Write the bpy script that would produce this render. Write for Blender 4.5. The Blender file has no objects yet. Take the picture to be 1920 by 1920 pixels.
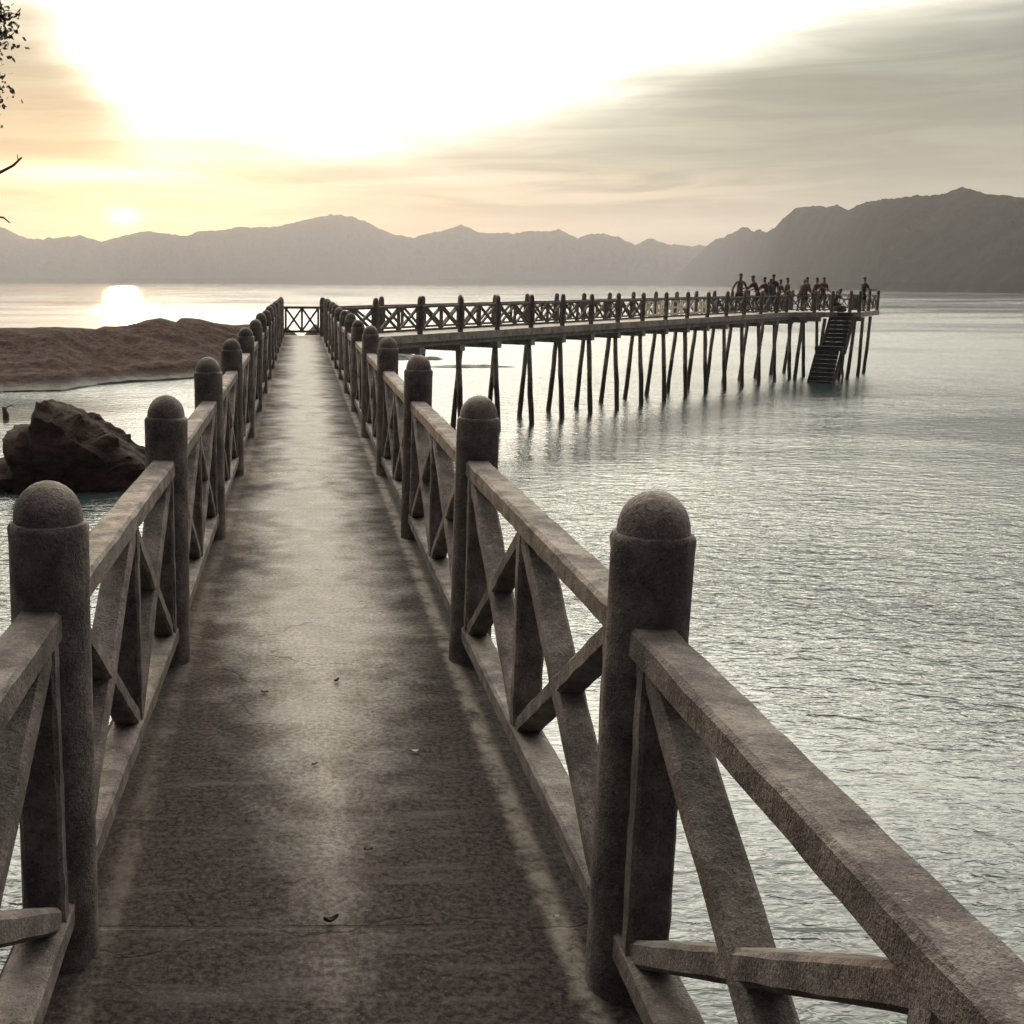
import bpy, bmesh, math, random
from mathutils import Vector, Matrix, noise, Euler

S = bpy.context.scene
COL = S.collection
R = math.radians
rnd = random.Random(7)

# ------------------------------------------------------------------ camera
WATER_Z = -3.15
cd = bpy.data.cameras.new('camera')
cam = bpy.data.objects.new('camera', cd)
COL.objects.link(cam)
S.camera = cam
cd.sensor_width = 36.0
cd.lens = 41.25
cd.shift_x = 0.1875            # the photograph is the right part of a wider frame
cd.clip_start = 0.05
cd.clip_end = 20000
_y, _p, _r = R(1.0), R(11.1), R(0.2)
F = Vector((math.sin(_y) * math.cos(_p), math.cos(_y) * math.cos(_p), -math.sin(_p)))
RT = Vector((math.cos(_y), -math.sin(_y), 0))
UP = RT.cross(F)
r2 = RT * math.cos(_r) + UP * math.sin(_r)
u2 = UP * math.cos(_r) - RT * math.sin(_r)
m = Matrix((r2, u2, -F)).transposed().to_4x4()
m.translation = Vector((-0.08, 0, 1.485))
cam.matrix_world = m

S.view_settings.view_transform = 'Standard'
S.view_settings.look = 'None'
S.view_settings.exposure = 0.42
S.view_settings.gamma = 1.0
S.render.engine = 'CYCLES'
S.cycles.max_bounces = 4
S.cycles.volume_bounces = 0
S.cycles.diffuse_bounces = 2
S.cycles.glossy_bounces = 3
S.cycles.adaptive_threshold = 0.02
S.cycles.use_denoising = True
S.cycles.sample_clamp_indirect = 6

# ------------------------------------------------------------------ node helper
class NT:
    def __init__(self, tree):
        self.t = tree
        self.n = tree.nodes
        self.n.clear()
    def node(self, kind, **kw):
        n = self.n.new(kind)
        for k, v in kw.items():
            if hasattr(n, k):
                setattr(n, k, v)
        return n
    def put(self, sock, v):
        if hasattr(v, 'is_linked') or hasattr(v, 'links'):
            self.t.links.new(v, sock)
        elif isinstance(v, (tuple, list)) and len(v) == 3 and sock.type == 'RGBA':
            sock.default_value = (*v, 1)
        else:
            sock.default_value = v
    def math(self, op, a, b=None, c=None, clamp=False):
        n = self.node('ShaderNodeMath', operation=op, use_clamp=clamp)
        self.put(n.inputs[0], a)
        if b is not None: self.put(n.inputs[1], b)
        if c is not None: self.put(n.inputs[2], c)
        return n.outputs[0]
    def ss(self, v, lo, hi, a=0.0, b=1.0):
        n = self.node('ShaderNodeMapRange', interpolation_type='SMOOTHSTEP')
        for i, x in enumerate((v, lo, hi, a, b)): self.put(n.inputs[i], x)
        return n.outputs[0]
    def mix(self, f, a, b, mode='MIX'):
        n = self.node('ShaderNodeMix', data_type='RGBA', blend_type=mode)
        self.put(n.inputs[0], f); self.put(n.inputs[6], a); self.put(n.inputs[7], b)
        return n.outputs[2]
    def xyz(self, x, y, z):
        n = self.node('ShaderNodeCombineXYZ')
        for i, v in enumerate((x, y, z)): self.put(n.inputs[i], v)
        return n.outputs[0]
    def sep(self, v):
        n = self.node('ShaderNodeSeparateXYZ'); self.put(n.inputs[0], v)
        return n.outputs
    def noise(self, vec, scale, detail=4, rough=0.55, dist=0.0):
        n = self.node('ShaderNodeTexNoise')
        self.put(n.inputs['Vector'], vec)
        n.inputs['Scale'].default_value = scale
        n.inputs['Detail'].default_value = detail
        n.inputs['Roughness'].default_value = rough
        n.inputs['Distortion'].default_value = dist
        return n.outputs[0]
    def scaled(self, vec, s):
        n = self.node('ShaderNodeVectorMath', operation='MULTIPLY')
        self.put(n.inputs[0], vec); n.inputs[1].default_value = s
        return n.outputs[0]
    def exp2d(self, a, a0, wa, e, e0, we):
        """exp(-((a-a0)/wa)^2-((e-e0)/we)^2)"""
        x = self.math('DIVIDE', self.math('SUBTRACT', a, a0), wa)
        y = self.math('DIVIDE', self.math('SUBTRACT', e, e0), we)
        s = self.math('ADD', self.math('MULTIPLY', x, x), self.math('MULTIPLY', y, y))
        return self.math('EXPONENT', self.math('MULTIPLY', s, -1.0))

# ------------------------------------------------------------------ sky
SUN_AZ, SUN_EL = -8.3, 3.0
W = bpy.data.worlds.new('World')
S.world = W
W.use_nodes = True
t = NT(W.node_tree)
out = t.node('ShaderNodeOutputWorld')
sky = t.node('ShaderNodeTexSky', sky_type='NISHITA')
sky.sun_disc = False
sky.sun_elevation = R(SUN_EL)
sky.sun_rotation = R(SUN_AZ)
sky.air_density = 1.0
sky.dust_density = 2.0
bg1 = t.node('ShaderNodeBackground')
t.put(bg1.inputs[0], sky.outputs[0]); bg1.inputs[1].default_value = 0.10
tc = t.node('ShaderNodeTexCoord')
sx, sy, sz = t.sep(tc.outputs['Generated'])
AZ = t.math('DEGREES', t.math('ARCTAN2', sx, sy))
EL = t.math('DEGREES', t.math('ARCSINE', sz))
cv = t.xyz(t.math('MULTIPLY', AZ, 0.045), t.math('MULTIPLY', EL, 0.20), 0.0)
n_big = t.noise(cv, 1.0, 5, 0.5, 0.4)
cs = t.xyz(t.math('MULTIPLY', AZ, 0.10), t.math('MULTIPLY', EL, 1.1), 3.0)
n_str = t.noise(cs, 1.0, 5, 0.55, 0.6)
# the underside of the cloud bank: its ragged upper edge climbs to the right
eb = t.math('ADD', 4.0, t.ss(AZ, 4.0, 36.0, 0.0, 6.3))
eb = t.math('ADD', eb, t.ss(AZ, -6.5, -13.0, 0.0, 5.6))
edge = t.math('ADD', t.math('SUBTRACT', EL, eb), t.math('MULTIPLY', t.math('SUBTRACT', n_big, 0.5), 6.5))
edge = t.math('ADD', edge, t.math('MULTIPLY', t.math('SUBTRACT', n_str, 0.5), 1.8))
white = t.math('POWER', t.ss(edge, -4.5, 10.5), 3.0)
grey = t.mix(t.ss(n_str, 0.35, 0.68), (0.108, 0.126, 0.102), (0.180, 0.200, 0.158))
# the thin warm air under the bank, towards the sun
warm = t.exp2d(AZ, -8.0, 11.0, EL, 3.4, 3.2)
warm = t.math('MULTIPLY', warm, t.ss(n_str, 0.30, 0.66, 0.35, 1.1))
low = t.mix(t.math('MINIMUM', warm, 1.0), grey, (0.44, 0.330, 0.235))
pink = t.exp2d(AZ, -2.0, 18.0, EL, 1.6, 1.8)
low = t.mix(t.math('MULTIPLY', pink, 0.6), low, (0.42, 0.275, 0.175))
slot = t.exp2d(AZ, 13.5, 7.5, EL, 4.2, 0.8)
slot = t.math('MULTIPLY', slot, t.ss(n_str, 0.38, 0.6))
low = t.mix(t.math('MULTIPLY', slot, 0.9), low, (0.40, 0.335, 0.235))
low = t.mix(1.0, low, (1.46, 1.46, 1.40), 'MULTIPLY')
streak = t.exp2d(AZ, 13.5, 3.2, t.math('SUBTRACT', EL, t.math('MULTIPLY', AZ, 0.09)), 3.05, 0.16)
streak = t.math('MULTIPLY', streak, t.ss(n_big, 0.30, 0.55, 0.5, 1.0))
low = t.mix(t.math('MULTIPLY', streak, 0.65), low, (0.26, 0.26, 0.235))
cl = t.mix(white, low, (7.5, 7.1, 5.95))
band = t.exp2d(AZ, -10.5, 5.0, EL, 4.85, 0.42)
core = t.exp2d(AZ, SUN_AZ, 0.75, EL, 2.95, 0.50)
core = t.math('MULTIPLY', core, t.ss(n_str, 0.30, 0.55, 0.45, 1.0))
halo = t.exp2d(AZ, SUN_AZ, 5.0, EL, 3.4, 1.6)
halo = t.math('MULTIPLY', halo, t.ss(n_str, 0.32, 0.62, 0.35, 1.0))
def add(c, f, col):
    return t.mix(1.0, c, t.mix(f, (0, 0, 0), col), 'ADD')
cl = add(cl, band, (1.0, 0.78, 0.45))
cl = add(cl, core, (3.4, 2.2, 0.6))
cl = add(cl, halo, (0.55, 0.30, 0.03))
# away from the sunset the overcast gets dimmer and cooler
ctr = Vector((math.sin(R(-2)) * math.cos(R(16)), math.cos(R(-2)) * math.cos(R(16)), math.sin(R(16))))
dn = t.node('ShaderNodeVectorMath', operation='DOT_PRODUCT')
t.put(dn.inputs[0], tc.outputs['Generated']); dn.inputs[1].default_value = ctr
ang = t.math('DEGREES', t.math('ARCCOSINE', t.math('MULTIPLY', dn.outputs['Value'], 0.9999)))
fall = t.math('EXPONENT', t.math('MULTIPLY', t.math('POWER', t.math('DIVIDE', ang, 49.0), 2.0), -1.0))
dim = t.mix(n_big, (0.086, 0.070, 0.094), (0.124, 0.102, 0.130))
cl = t.mix(fall, dim, cl)
bg2 = t.node('ShaderNodeBackground')
t.put(bg2.inputs[0], cl); bg2.inputs[1].default_value = 1.0
ms = t.node('ShaderNodeMixShader')
ms.inputs[0].default_value = 0.88
t.t.links.new(bg1.outputs[0], ms.inputs[1])
t.t.links.new(bg2.outputs[0], ms.inputs[2])
t.t.links.new(ms.outputs[0], out.inputs['Surface'])

# ------------------------------------------------------------------ sun
sl = bpy.data.lights.new('sun', 'SUN')
sl.energy = 0.9
sl.angle = R(0.6)
sl.color = (1.0, 0.56, 0.24)
sun = bpy.data.objects.new('sun', sl)
COL.objects.link(sun)
sd = Vector((math.sin(R(SUN_AZ)) * math.cos(R(SUN_EL)), math.cos(R(SUN_AZ)) * math.cos(R(SUN_EL)), math.sin(R(SUN_EL))))
sun.rotation_euler = (-sd).to_track_quat('-Z', 'Y').to_euler()
sun.location = sd * 60

# ------------------------------------------------------------------ object helpers
def mat(name, build):
    mt = bpy.data.materials.new(name)
    mt.use_nodes = True
    n = NT(mt.node_tree)
    o = n.node('ShaderNodeOutputMaterial')
    b = n.node('ShaderNodeBsdfPrincipled')
    n.t.links.new(b.outputs[0], o.inputs['Surface'])
    build(n, b, o)
    return mt

def obj(name, me, material=None, parent=None, loc=None, rot=None):
    o = bpy.data.objects.new(name, me)
    COL.objects.link(o)
    if material is not None and me is not None and not me.materials:
        me.materials.append(material)
    if parent is not None: o.parent = parent
    if loc is not None: o.location = loc
    if rot is not None: o.rotation_euler = rot
    return o

def tag(o, label, cat, group=None):
    o['label'] = label; o['category'] = cat
    if group: o['group'] = group
    return o

def struct(o, label=None):
    o['kind'] = 'structure'
    if label: o['label'] = label
    return o

def empty(name, loc=(0, 0, 0), rot=(0, 0, 0)):
    o = bpy.data.objects.new(name, None)
    o.empty_display_size = 0.2
    COL.objects.link(o)
    o.location = loc; o.rotation_euler = rot
    return o

def mesh(name, verts, faces, smooth=False):
    me = bpy.data.meshes.new(name)
    me.from_pydata([tuple(v) for v in verts], [], faces)
    me.update()
    if smooth:
        me.polygons.foreach_set('use_smooth', [True] * len(me.polygons))
    return me

def fix_normals(me):
    bm = bmesh.new(); bm.from_mesh(me)
    bmesh.ops.recalc_face_normals(bm, faces=bm.faces)
    bm.to_mesh(me); bm.free()
    return me

def bar(a, b, wide, tall, side, ch=0.006, n=1, jit=0.0, seed=0):
    """a chamfered concrete bar from a to b; 'wide' along side, 'tall' across; returns verts, faces"""
    rr = random.Random(seed)
    a = Vector(a); b = Vector(b)
    d = (b - a).normalized()
    s = Vector(side).normalized()
    u = s.cross(d).normalized()
    w, h = wide / 2, tall / 2
    prof = [(-w + ch, -h), (w - ch, -h), (w, -h + ch), (w, h - ch), (w - ch, h), (-w + ch, h), (-w, h - ch), (-w, -h + ch)]
    V, Fc = [], []
    for i in range(n + 1):
        c = a.lerp(b, i / n)
        for (p, q) in prof:
            V.append(c + s * (p + rr.uniform(-jit, jit)) + u * (q + rr.uniform(-jit, jit)))
    for i in range(n):
        for k in range(8):
            k2 = (k + 1) % 8
            Fc.append((i * 8 + k, i * 8 + k2, (i + 1) * 8 + k2, (i + 1) * 8 + k))
    Fc.append(tuple(range(7, -1, -1)))
    Fc.append(tuple(range(n * 8, n * 8 + 8)))
    return V, Fc

def bar_mesh(name, *a, **k):
    V, Fc = bar(*a, **k)
    return fix_normals(mesh(name, V, Fc))

def lathe(name, prof, seg=24, jit=0.0, seed=0, smooth=True):
    rr = random.Random(seed)
    V, Fc = [], []
    for (r_, z_) in prof:
        for k in range(seg):
            an = 2 * math.pi * k / seg
            q = r_ + rr.uniform(-jit, jit)
            V.append((q * math.cos(an), q * math.sin(an), z_))
    for i in range(len(prof) - 1):
        for k in range(seg):
            k2 = (k + 1) % seg
            Fc.append((i * seg + k, i * seg + k2, (i + 1) * seg + k2, (i + 1) * seg + k))
    Fc.append(tuple(range(seg - 1, -1, -1)))
    Fc.append(tuple(range((len(prof) - 1) * seg, len(prof) * seg)))
    me = mesh(name, V, Fc, smooth)
    if smooth:
        me.set_sharp_from_angle(angle=R(42))
    return me

def tube(pts, rads, seg=8):
    V, Fc = [], []
    pts = [Vector(p) for p in pts]
    for i, p in enumerate(pts):
        d = (pts[min(i + 1, len(pts) - 1)] - pts[max(i - 1, 0)]).normalized()
        s = d.cross(Vector((0.13, 0.31, 0.94))).normalized()
        u = s.cross(d)
        for k in range(seg):
            an = 2 * math.pi * k / seg
            V.append(p + (s * math.cos(an) + u * math.sin(an)) * rads[i])
    for i in range(len(pts) - 1):
        for k in range(seg):
            k2 = (k + 1) % seg
            Fc.append((i * seg + k, i * seg + k2, (i + 1) * seg + k2, (i + 1) * seg + k))
    Fc.append(tuple(range(seg))); Fc.append(tuple(range(len(V) - seg, len(V))))
    return V, Fc

def join(parts):
    V, Fc = [], []
    for v, f in parts:
        o_ = len(V)
        V += list(v); Fc += [tuple(i + o_ for i in q) for q in f]
    return V, Fc

def fbm(p, oct=4, lac=2.0, gain=0.5):
    a, s, amp = 0.0, 1.0, 1.0
    for _ in range(oct):
        a += amp * noise.noise(p * s); s *= lac; amp *= gain
    return a

def interp(x, xs, ys):
    if x <= xs[0]: return ys[0]
    if x >= xs[-1]: return ys[-1]
    for i in range(len(xs) - 1):
        if x <= xs[i + 1]:
            f = (x - xs[i]) / (xs[i + 1] - xs[i])
            return ys[i] + f * (ys[i + 1] - ys[i])

def sst(x, a, b):
    f = min(1, max(0, (x - a) / (b - a)))
    return f * f * (3 - 2 * f)

# ------------------------------------------------------------------ materials
def pos(n):
    return n.node('ShaderNodeNewGeometry').outputs['Position']

def bump(n, b, height, strength, dist):
    bp = n.node('ShaderNodeBump')
    bp.inputs['Strength'].default_value = strength
    bp.inputs['Distance'].default_value = dist
    n.put(bp.inputs['Height'], height)
    n.put(b.inputs['Normal'], bp.outputs[0])

def m_concrete(n, b, o):
    p = pos(n)
    big = n.noise(p, 1.7, 5, 0.6)
    mid = n.noise(p, 9.0, 5, 0.65)
    fine = n.noise(p, 90.0, 3, 0.6)
    streak = n.noise(n.scaled(p, (16, 16, 1.6)), 1.0, 4, 0.6)
    c = n.mix(n.ss(mid, 0.32, 0.70), (0.078, 0.064, 0.064), (0.215, 0.186, 0.170))
    c = n.mix(n.math('MULTIPLY', n.ss(streak, 0.50, 0.72), 0.6), c, (0.095, 0.080, 0.072))
    c = n.mix(n.math('MULTIPLY', n.ss(big, 0.50, 0.66), 0.45), c, (0.105, 0.100, 0.062))
    c = n.mix(n.math('MULTIPLY', n.ss(fine, 0.52, 0.70), 0.6), c, (0.050, 0.043, 0.040))
    pit = n.noise(p, 260.0, 2, 0.7)
    c = n.mix(n.math('MULTIPLY', n.ss(pit, 0.50, 0.72), 0.55), c, (0.040, 0.034, 0.034))
    c = n.mix(n.math('MULTIPLY', n.ss(pit, 0.45, 0.30), 0.35), c, (0.30, 0.27, 0.24))
    lich = n.noise(p, 24.0, 5, 0.75)
    c = n.mix(n.math('MULTIPLY', n.ss(lich, 0.60, 0.68), 0.5), c, (0.30, 0.28, 0.24))
    dv = n.node('ShaderNodeVectorMath', operation='ADD')
    dnz = n.node('ShaderNodeTexNoise'); n.put(dnz.inputs['Vector'], p); dnz.inputs['Scale'].default_value = 70.0
    n.put(dv.inputs[0], p); n.put(dv.inputs[1], n.scaled(dnz.outputs['Color'], (0.012, 0.012, 0.012)))
    ag = n.node('ShaderNodeTexVoronoi'); n.put(ag.inputs['Vector'], dv.outputs[0]); ag.inputs['Scale'].default_value = 160.0
    sr, sg, sb = n.sep(ag.outputs['Color'])
    grain = n.ss(ag.outputs['Distance'], 0.45, 0.32)
    c = n.mix(n.math('MULTIPLY', n.math('MULTIPLY', grain, n.math('LESS_THAN', sr, 0.16)), n.ss(lich, 0.35, 0.60, 0.75, 0.1)), c, (0.022, 0.019, 0.019))
    c = n.mix(n.math('MULTIPLY', n.math('MULTIPLY', grain, n.math('GREATER_THAN', sr, 0.92)), 0.25), c, (0.36, 0.33, 0.29))
    oi = n.node('ShaderNodeObjectInfo').outputs['Random']
    hv_ = n.node('ShaderNodeHueSaturation')
    n.put(hv_.inputs['Value'], n.math('ADD', 0.78, n.math('MULTIPLY', oi, 0.44)))
    n.put(hv_.inputs['Color'], c)
    n.put(b.inputs['Base Color'], hv_.outputs[0])
    n.put(b.inputs['Roughness'], n.ss(mid, 0.3, 0.7, 0.88, 0.66))
    b.inputs['Specular IOR Level'].default_value = 0.22
    h = n.math('ADD', n.math('MULTIPLY', fine, 0.7), n.math('ADD', n.math('MULTIPLY', mid, 1.0), n.math('MULTIPLY', pit, 0.35)))
    bump(n, b, h, 0.8, 0.007)
CONC = mat('weathered_concrete', m_concrete)

def m_deck(n, b, o):
    p = pos(n)
    x, y, z = n.sep(p)
    wob = n.noise(p, 1.1, 4, 0.6)
    wob2 = n.noise(p, 5.0, 4, 0.65)
    ax = n.math('ABSOLUTE', x)
    # a worn path down the middle, algae along both sides
    edge = n.math('ADD', ax, n.math('ADD', n.math('MULTIPLY', n.math('SUBTRACT', wob, 0.5), 0.62), n.math('MULTIPLY', n.math('SUBTRACT', wob2, 0.5), 0.42)))
    near_shade = n.ss(n.math('ADD', y, n.math('MULTIPLY', wob, 3.0)), 7.0, 2.0, 0.0, 0.60)  # shade over the viewer's end of the deck, painted into the colour
    dirt_shade = n.ss(n.math('ADD', edge, near_shade), 0.10, 0.56)
    speck = n.noise(p, 55.0, 4, 0.7)
    grit = n.noise(p, 170.0, 2, 0.6)
    trowel = n.noise(n.scaled(p, (2.2, 14.0, 1.0)), 1.0, 4, 0.6, 0.5)
    worn = n.mix(n.ss(n.math('ADD', n.math('MULTIPLY', speck, 0.65), n.math('MULTIPLY', wob2, 0.35)), 0.36, 0.62), (0.062, 0.052, 0.048), (0.285, 0.250, 0.212))
    alg_shade = n.mix(n.ss(speck, 0.36, 0.68), (0.014, 0.010, 0.011), (0.058, 0.046, 0.044))
    c = n.mix(dirt_shade, worn, alg_shade)
    c = n.mix(n.math('MULTIPLY', n.ss(trowel, 0.52, 0.70), 0.40), c, (0.10, 0.088, 0.082))
    c = n.mix(n.math('MULTIPLY', n.ss(wob2, 0.58, 0.74), 0.35), c, (0.09, 0.07, 0.06))
    c = n.mix(n.math('MULTIPLY', n.ss(grit, 0.60, 0.74), 0.45), c, (0.05, 0.045, 0.045))
    dv = n.node('ShaderNodeVectorMath', operation='ADD')
    dnz = n.node('ShaderNodeTexNoise'); n.put(dnz.inputs['Vector'], p); dnz.inputs['Scale'].default_value = 60.0
    n.put(dv.inputs[0], p); n.put(dv.inputs[1], n.scaled(dnz.outputs['Color'], (0.012, 0.012, 0.0)))
    ag = n.node('ShaderNodeTexVoronoi'); n.put(ag.inputs['Vector'], dv.outputs[0]); ag.inputs['Scale'].default_value = 125.0
    sr, sg, sb = n.sep(ag.outputs['Color'])
    grain = n.ss(ag.outputs['Distance'], 0.46, 0.34)
    c = n.mix(n.math('MULTIPLY', n.math('MULTIPLY', grain, n.math('GREATER_THAN', sr, 0.80)), n.math('MULTIPLY', n.ss(wob2, 0.35, 0.65, 0.04, 0.18), n.math('SUBTRACT', 1.0, n.math('MULTIPLY', dirt_shade, 0.6)))), c, (0.46, 0.42, 0.37))
    c = n.mix(n.math('MULTIPLY', n.math('MULTIPLY', grain, n.math('LESS_THAN', sr, 0.26)), 0.55), c, (0.030, 0.025, 0.026))
    # hairline cracks and the joints between pours
    vo = n.node('ShaderNodeTexVoronoi', feature='DISTANCE_TO_EDGE')
    wv = n.node('ShaderNodeVectorMath', operation='ADD')
    ns = n.node('ShaderNodeTexNoise'); n.put(ns.inputs['Vector'], p); ns.inputs['Scale'].default_value = 3.0; ns.inputs['Detail'].default_value = 5
    n.put(wv.inputs[0], p); n.put(wv.inputs[1], n.scaled(ns.outputs['Color'], (0.5, 0.5, 0.0)))
    n.put(vo.inputs['Vector'], wv.outputs[0]); vo.inputs['Scale'].default_value = 0.62
    crack = n.math('MULTIPLY', n.ss(vo.outputs['Distance'], 0.006, 0.001), n.ss(wob2, 0.40, 0.55))
    jd = n.math('ABSOLUTE', n.math('SUBTRACT', n.math('FRACT', n.math('ADD', n.math('MULTIPLY', y, 0.2177), n.math('MULTIPLY', wob2, 0.006))), 0.55))
    joint = n.math('MULTIPLY', n.ss(jd, 0.0022, 0.0009), n.ss(n.noise(p, 3.1, 3), 0.36, 0.5))
    c = n.mix(n.math('MULTIPLY', n.math('MAXIMUM', crack, n.math('MULTIPLY', joint, 0.7)), 0.42), c, (0.025, 0.02, 0.02))
    # pale strip: low light passing under the rail, painted into the colour
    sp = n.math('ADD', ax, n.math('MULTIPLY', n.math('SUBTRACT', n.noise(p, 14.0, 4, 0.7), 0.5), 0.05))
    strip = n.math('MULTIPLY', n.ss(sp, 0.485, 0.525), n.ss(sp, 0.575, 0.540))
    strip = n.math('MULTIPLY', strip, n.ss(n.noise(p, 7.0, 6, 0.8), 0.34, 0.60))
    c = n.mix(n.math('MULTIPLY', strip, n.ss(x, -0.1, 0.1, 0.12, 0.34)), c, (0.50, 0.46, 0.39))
    n.put(b.inputs['Base Color'], c)
    n.put(b.inputs['Roughness'], n.math('ADD', n.ss(wob2, 0.3, 0.7, 0.60, 0.76), n.math('MULTIPLY', dirt_shade, 0.2)))
    n.put(b.inputs['Specular IOR Level'], n.math('SUBTRACT', 0.5, n.math('MULTIPLY', dirt_shade, 0.42)))
    h = n.math('ADD', n.math('MULTIPLY', speck, 0.7), n.math('ADD', n.math('MULTIPLY', trowel, 1.2), n.math('SUBTRACT', n.math('MULTIPLY', grit, 0.3), n.math('MAXIMUM', crack, joint))))
    bump(n, b, h, 0.55, 0.006)
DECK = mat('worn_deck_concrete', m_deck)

def m_pierdeck(n, b, o):
    p = pos(n)
    mid = n.noise(p, 3.0, 5, 0.65)
    c = n.mix(n.ss(mid, 0.3, 0.7), (0.18, 0.155, 0.135), (0.42, 0.38, 0.32))
    n.put(b.inputs['Base Color'], c)
    b.inputs['Roughness'].default_value = 0.75
    bump(n, b, n.noise(p, 30.0, 4, 0.6), 0.4, 0.01)
PDECK = mat('pier_concrete', m_pierdeck)

def m_pile(n, b, o):
    p = pos(n)
    x, y, z = n.sep(p)
    mid = n.noise(p, 4.0, 5, 0.65)
    tide = n.ss(n.math('ADD', z, n.math('MULTIPLY', n.math('SUBTRACT', mid, 0.5), 0.9)), -1.55, -1.95)
    c = n.mix(n.ss(mid, 0.3, 0.7), (0.15, 0.125, 0.105), (0.32, 0.285, 0.245))
    c = n.mix(tide, c, n.mix(n.ss(n.noise(p, 25.0, 3), 0.4, 0.65), (0.028, 0.024, 0.022), (0.085, 0.068, 0.055)))
    n.put(b.inputs['Base Color'], c)
    b.inputs['Roughness'].default_value = 0.8
    bump(n, b, n.noise(p, 22.0, 4, 0.7), 0.7, 0.02)
PILE = mat('tide_stained_concrete', m_pile)

def m_rock(n, b, o):
    p = pos(n)
    x, y, z = n.sep(p)
    big = n.noise(p, 0.55, 6, 0.65, 0.5)
    mid = n.noise(n.scaled(p, (1, 1, 2.4)), 2.6, 6, 0.7)
    c = n.mix(n.ss(mid, 0.32, 0.68), (0.024, 0.015, 0.0125), (0.080, 0.048, 0.038))
    c = n.mix(n.math('MULTIPLY', n.ss(big, 0.5, 0.68), 0.4), c, (0.105, 0.055, 0.038))
    wet = n.ss(n.math('ADD', z, n.math('MULTIPLY', mid, 0.5)), WATER_Z + 0.75, WATER_Z + 0.35)
    c = n.mix(n.math('MULTIPLY', wet, 0.75), c, (0.030, 0.026, 0.020))
    n.put(b.inputs['Base Color'], c)
    n.put(b.inputs['Roughness'], n.math('SUBTRACT', 0.95, n.math('MULTIPLY', wet, 0.35)))
    n.put(b.inputs['Specular IOR Level'], n.math('ADD', 0.06, n.math('MULTIPLY', wet, 0.3)))
    bump(n, b, n.math('ADD', mid, n.math('MULTIPLY', n.noise(p, 14, 5, 0.7), 0.4)), 0.9, 0.12)
ROCK = mat('shore_rock', m_rock)
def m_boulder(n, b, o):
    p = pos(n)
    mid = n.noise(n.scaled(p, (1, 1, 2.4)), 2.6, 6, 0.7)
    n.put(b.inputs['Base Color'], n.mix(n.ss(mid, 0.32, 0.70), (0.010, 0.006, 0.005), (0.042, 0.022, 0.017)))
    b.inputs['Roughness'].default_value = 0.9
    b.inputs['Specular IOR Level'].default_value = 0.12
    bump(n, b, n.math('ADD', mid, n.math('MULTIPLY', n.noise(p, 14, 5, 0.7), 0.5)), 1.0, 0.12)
BOULD = mat('dark_wet_boulder', m_boulder)

def m_forest(n, b, o):
    p = pos(n)
    a = n.noise(p, 0.035, 8, 0.75)
    c = n.mix(n.ss(a, 0.38, 0.62), (0.006, 0.008, 0.009), (0.018, 0.020, 0.020))
    n.put(b.inputs['Base Color'], c)
    b.inputs['Roughness'].default_value = 1.0
    b.inputs['Specular IOR Level'].default_value = 0.0
FOREST = mat('forested_slope', m_forest)

def m_water(n, b, o):
    p = pos(n)
    x, y, z = n.sep(p)
    patch = n.noise(n.scaled(p, (0.030, 0.075, 1.0)), 1.0, 4, 0.55, 0.4)
    patch2 = n.noise(n.scaled(p, (0.0030, 0.020, 1.0)), 1.0, 3, 0.5)
    body = n.mix(n.ss(patch, 0.35, 0.65), (0.020, 0.036, 0.040), (0.032, 0.046, 0.046))
    n.put(b.inputs['Base Color'], body)
    n.put(b.inputs['Roughness'], n.math('SUBTRACT', n.ss(y, 8.0, 80.0, 0.05, 0.20), n.ss(y, 85.0, 320.0, 0.0, 0.14)))
    b.inputs['IOR'].default_value = 1.333
    w1 = n.noise(n.scaled(p, (1.0, 2.0, 1.0)), 1.6, 2, 0.5, 0.8)
    w2 = n.noise(n.scaled(p, (1.0, 2.2, 1.0)), 6.0, 2, 0.55, 0.7)
    w3 = n.noise(n.scaled(p, (1.0, 1.25, 1.0)), 0.28, 2, 0.5)
    h = n.math('ADD', n.math('MULTIPLY', w1, 0.068), n.math('ADD', n.math('MULTIPLY', w2, 0.025), n.math('MULTIPLY', w3, 0.10)))
    amp = n.math('MULTIPLY', n.ss(patch, 0.34, 0.66, 0.42, 1.45), n.ss(patch2, 0.38, 0.62, 0.55, 1.15))
    bp = n.node('ShaderNodeBump')
    bp.inputs['Distance'].default_value = 1.0
    n.put(bp.inputs['Strength'], n.math('MULTIPLY', amp, 0.84))
    n.put(bp.inputs['Height'], h)
    n.put(b.inputs['Normal'], bp.outputs[0])
WATER = mat('sea_water', m_water)

def flat(name, col, rough=0.8, var=0.25, scale=12):
    def f(n, b, o):
        p = n.node('ShaderNodeTexCoord').outputs['Object']
        a = n.noise(p, scale, 4, 0.6)
        n.put(b.inputs['Base Color'], n.mix(n.ss(a, 0.3, 0.7), tuple(c * (1 - var) for c in col), tuple(c * (1 + var) for c in col)))
        b.inputs['Roughness'].default_value = rough
    return mat(name, f)

# ------------------------------------------------------------------ setting: water
def water_sheet():
    V, Fc = [], []
    xs = [-4100, -2000, -600, -150, -40, 40, 150, 600, 2000, 4100]
    ys = [-280, -100, -20, 40, 120, 400, 1200, 3000, 4200]
    for yy in ys:
        for xx in xs: V.append((xx, yy, WATER_Z))
    k = len(xs)
    for j in range(len(ys) - 1):
        for i in range(k - 1):
            Fc.append((j * k + i, j * k + i + 1, (j + 1) * k + i + 1, (j + 1) * k + i))
    return mesh('water', V, Fc)
struct(obj('water', water_sheet(), WATER), 'calm rippled sea of the bay at sunset')

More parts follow.
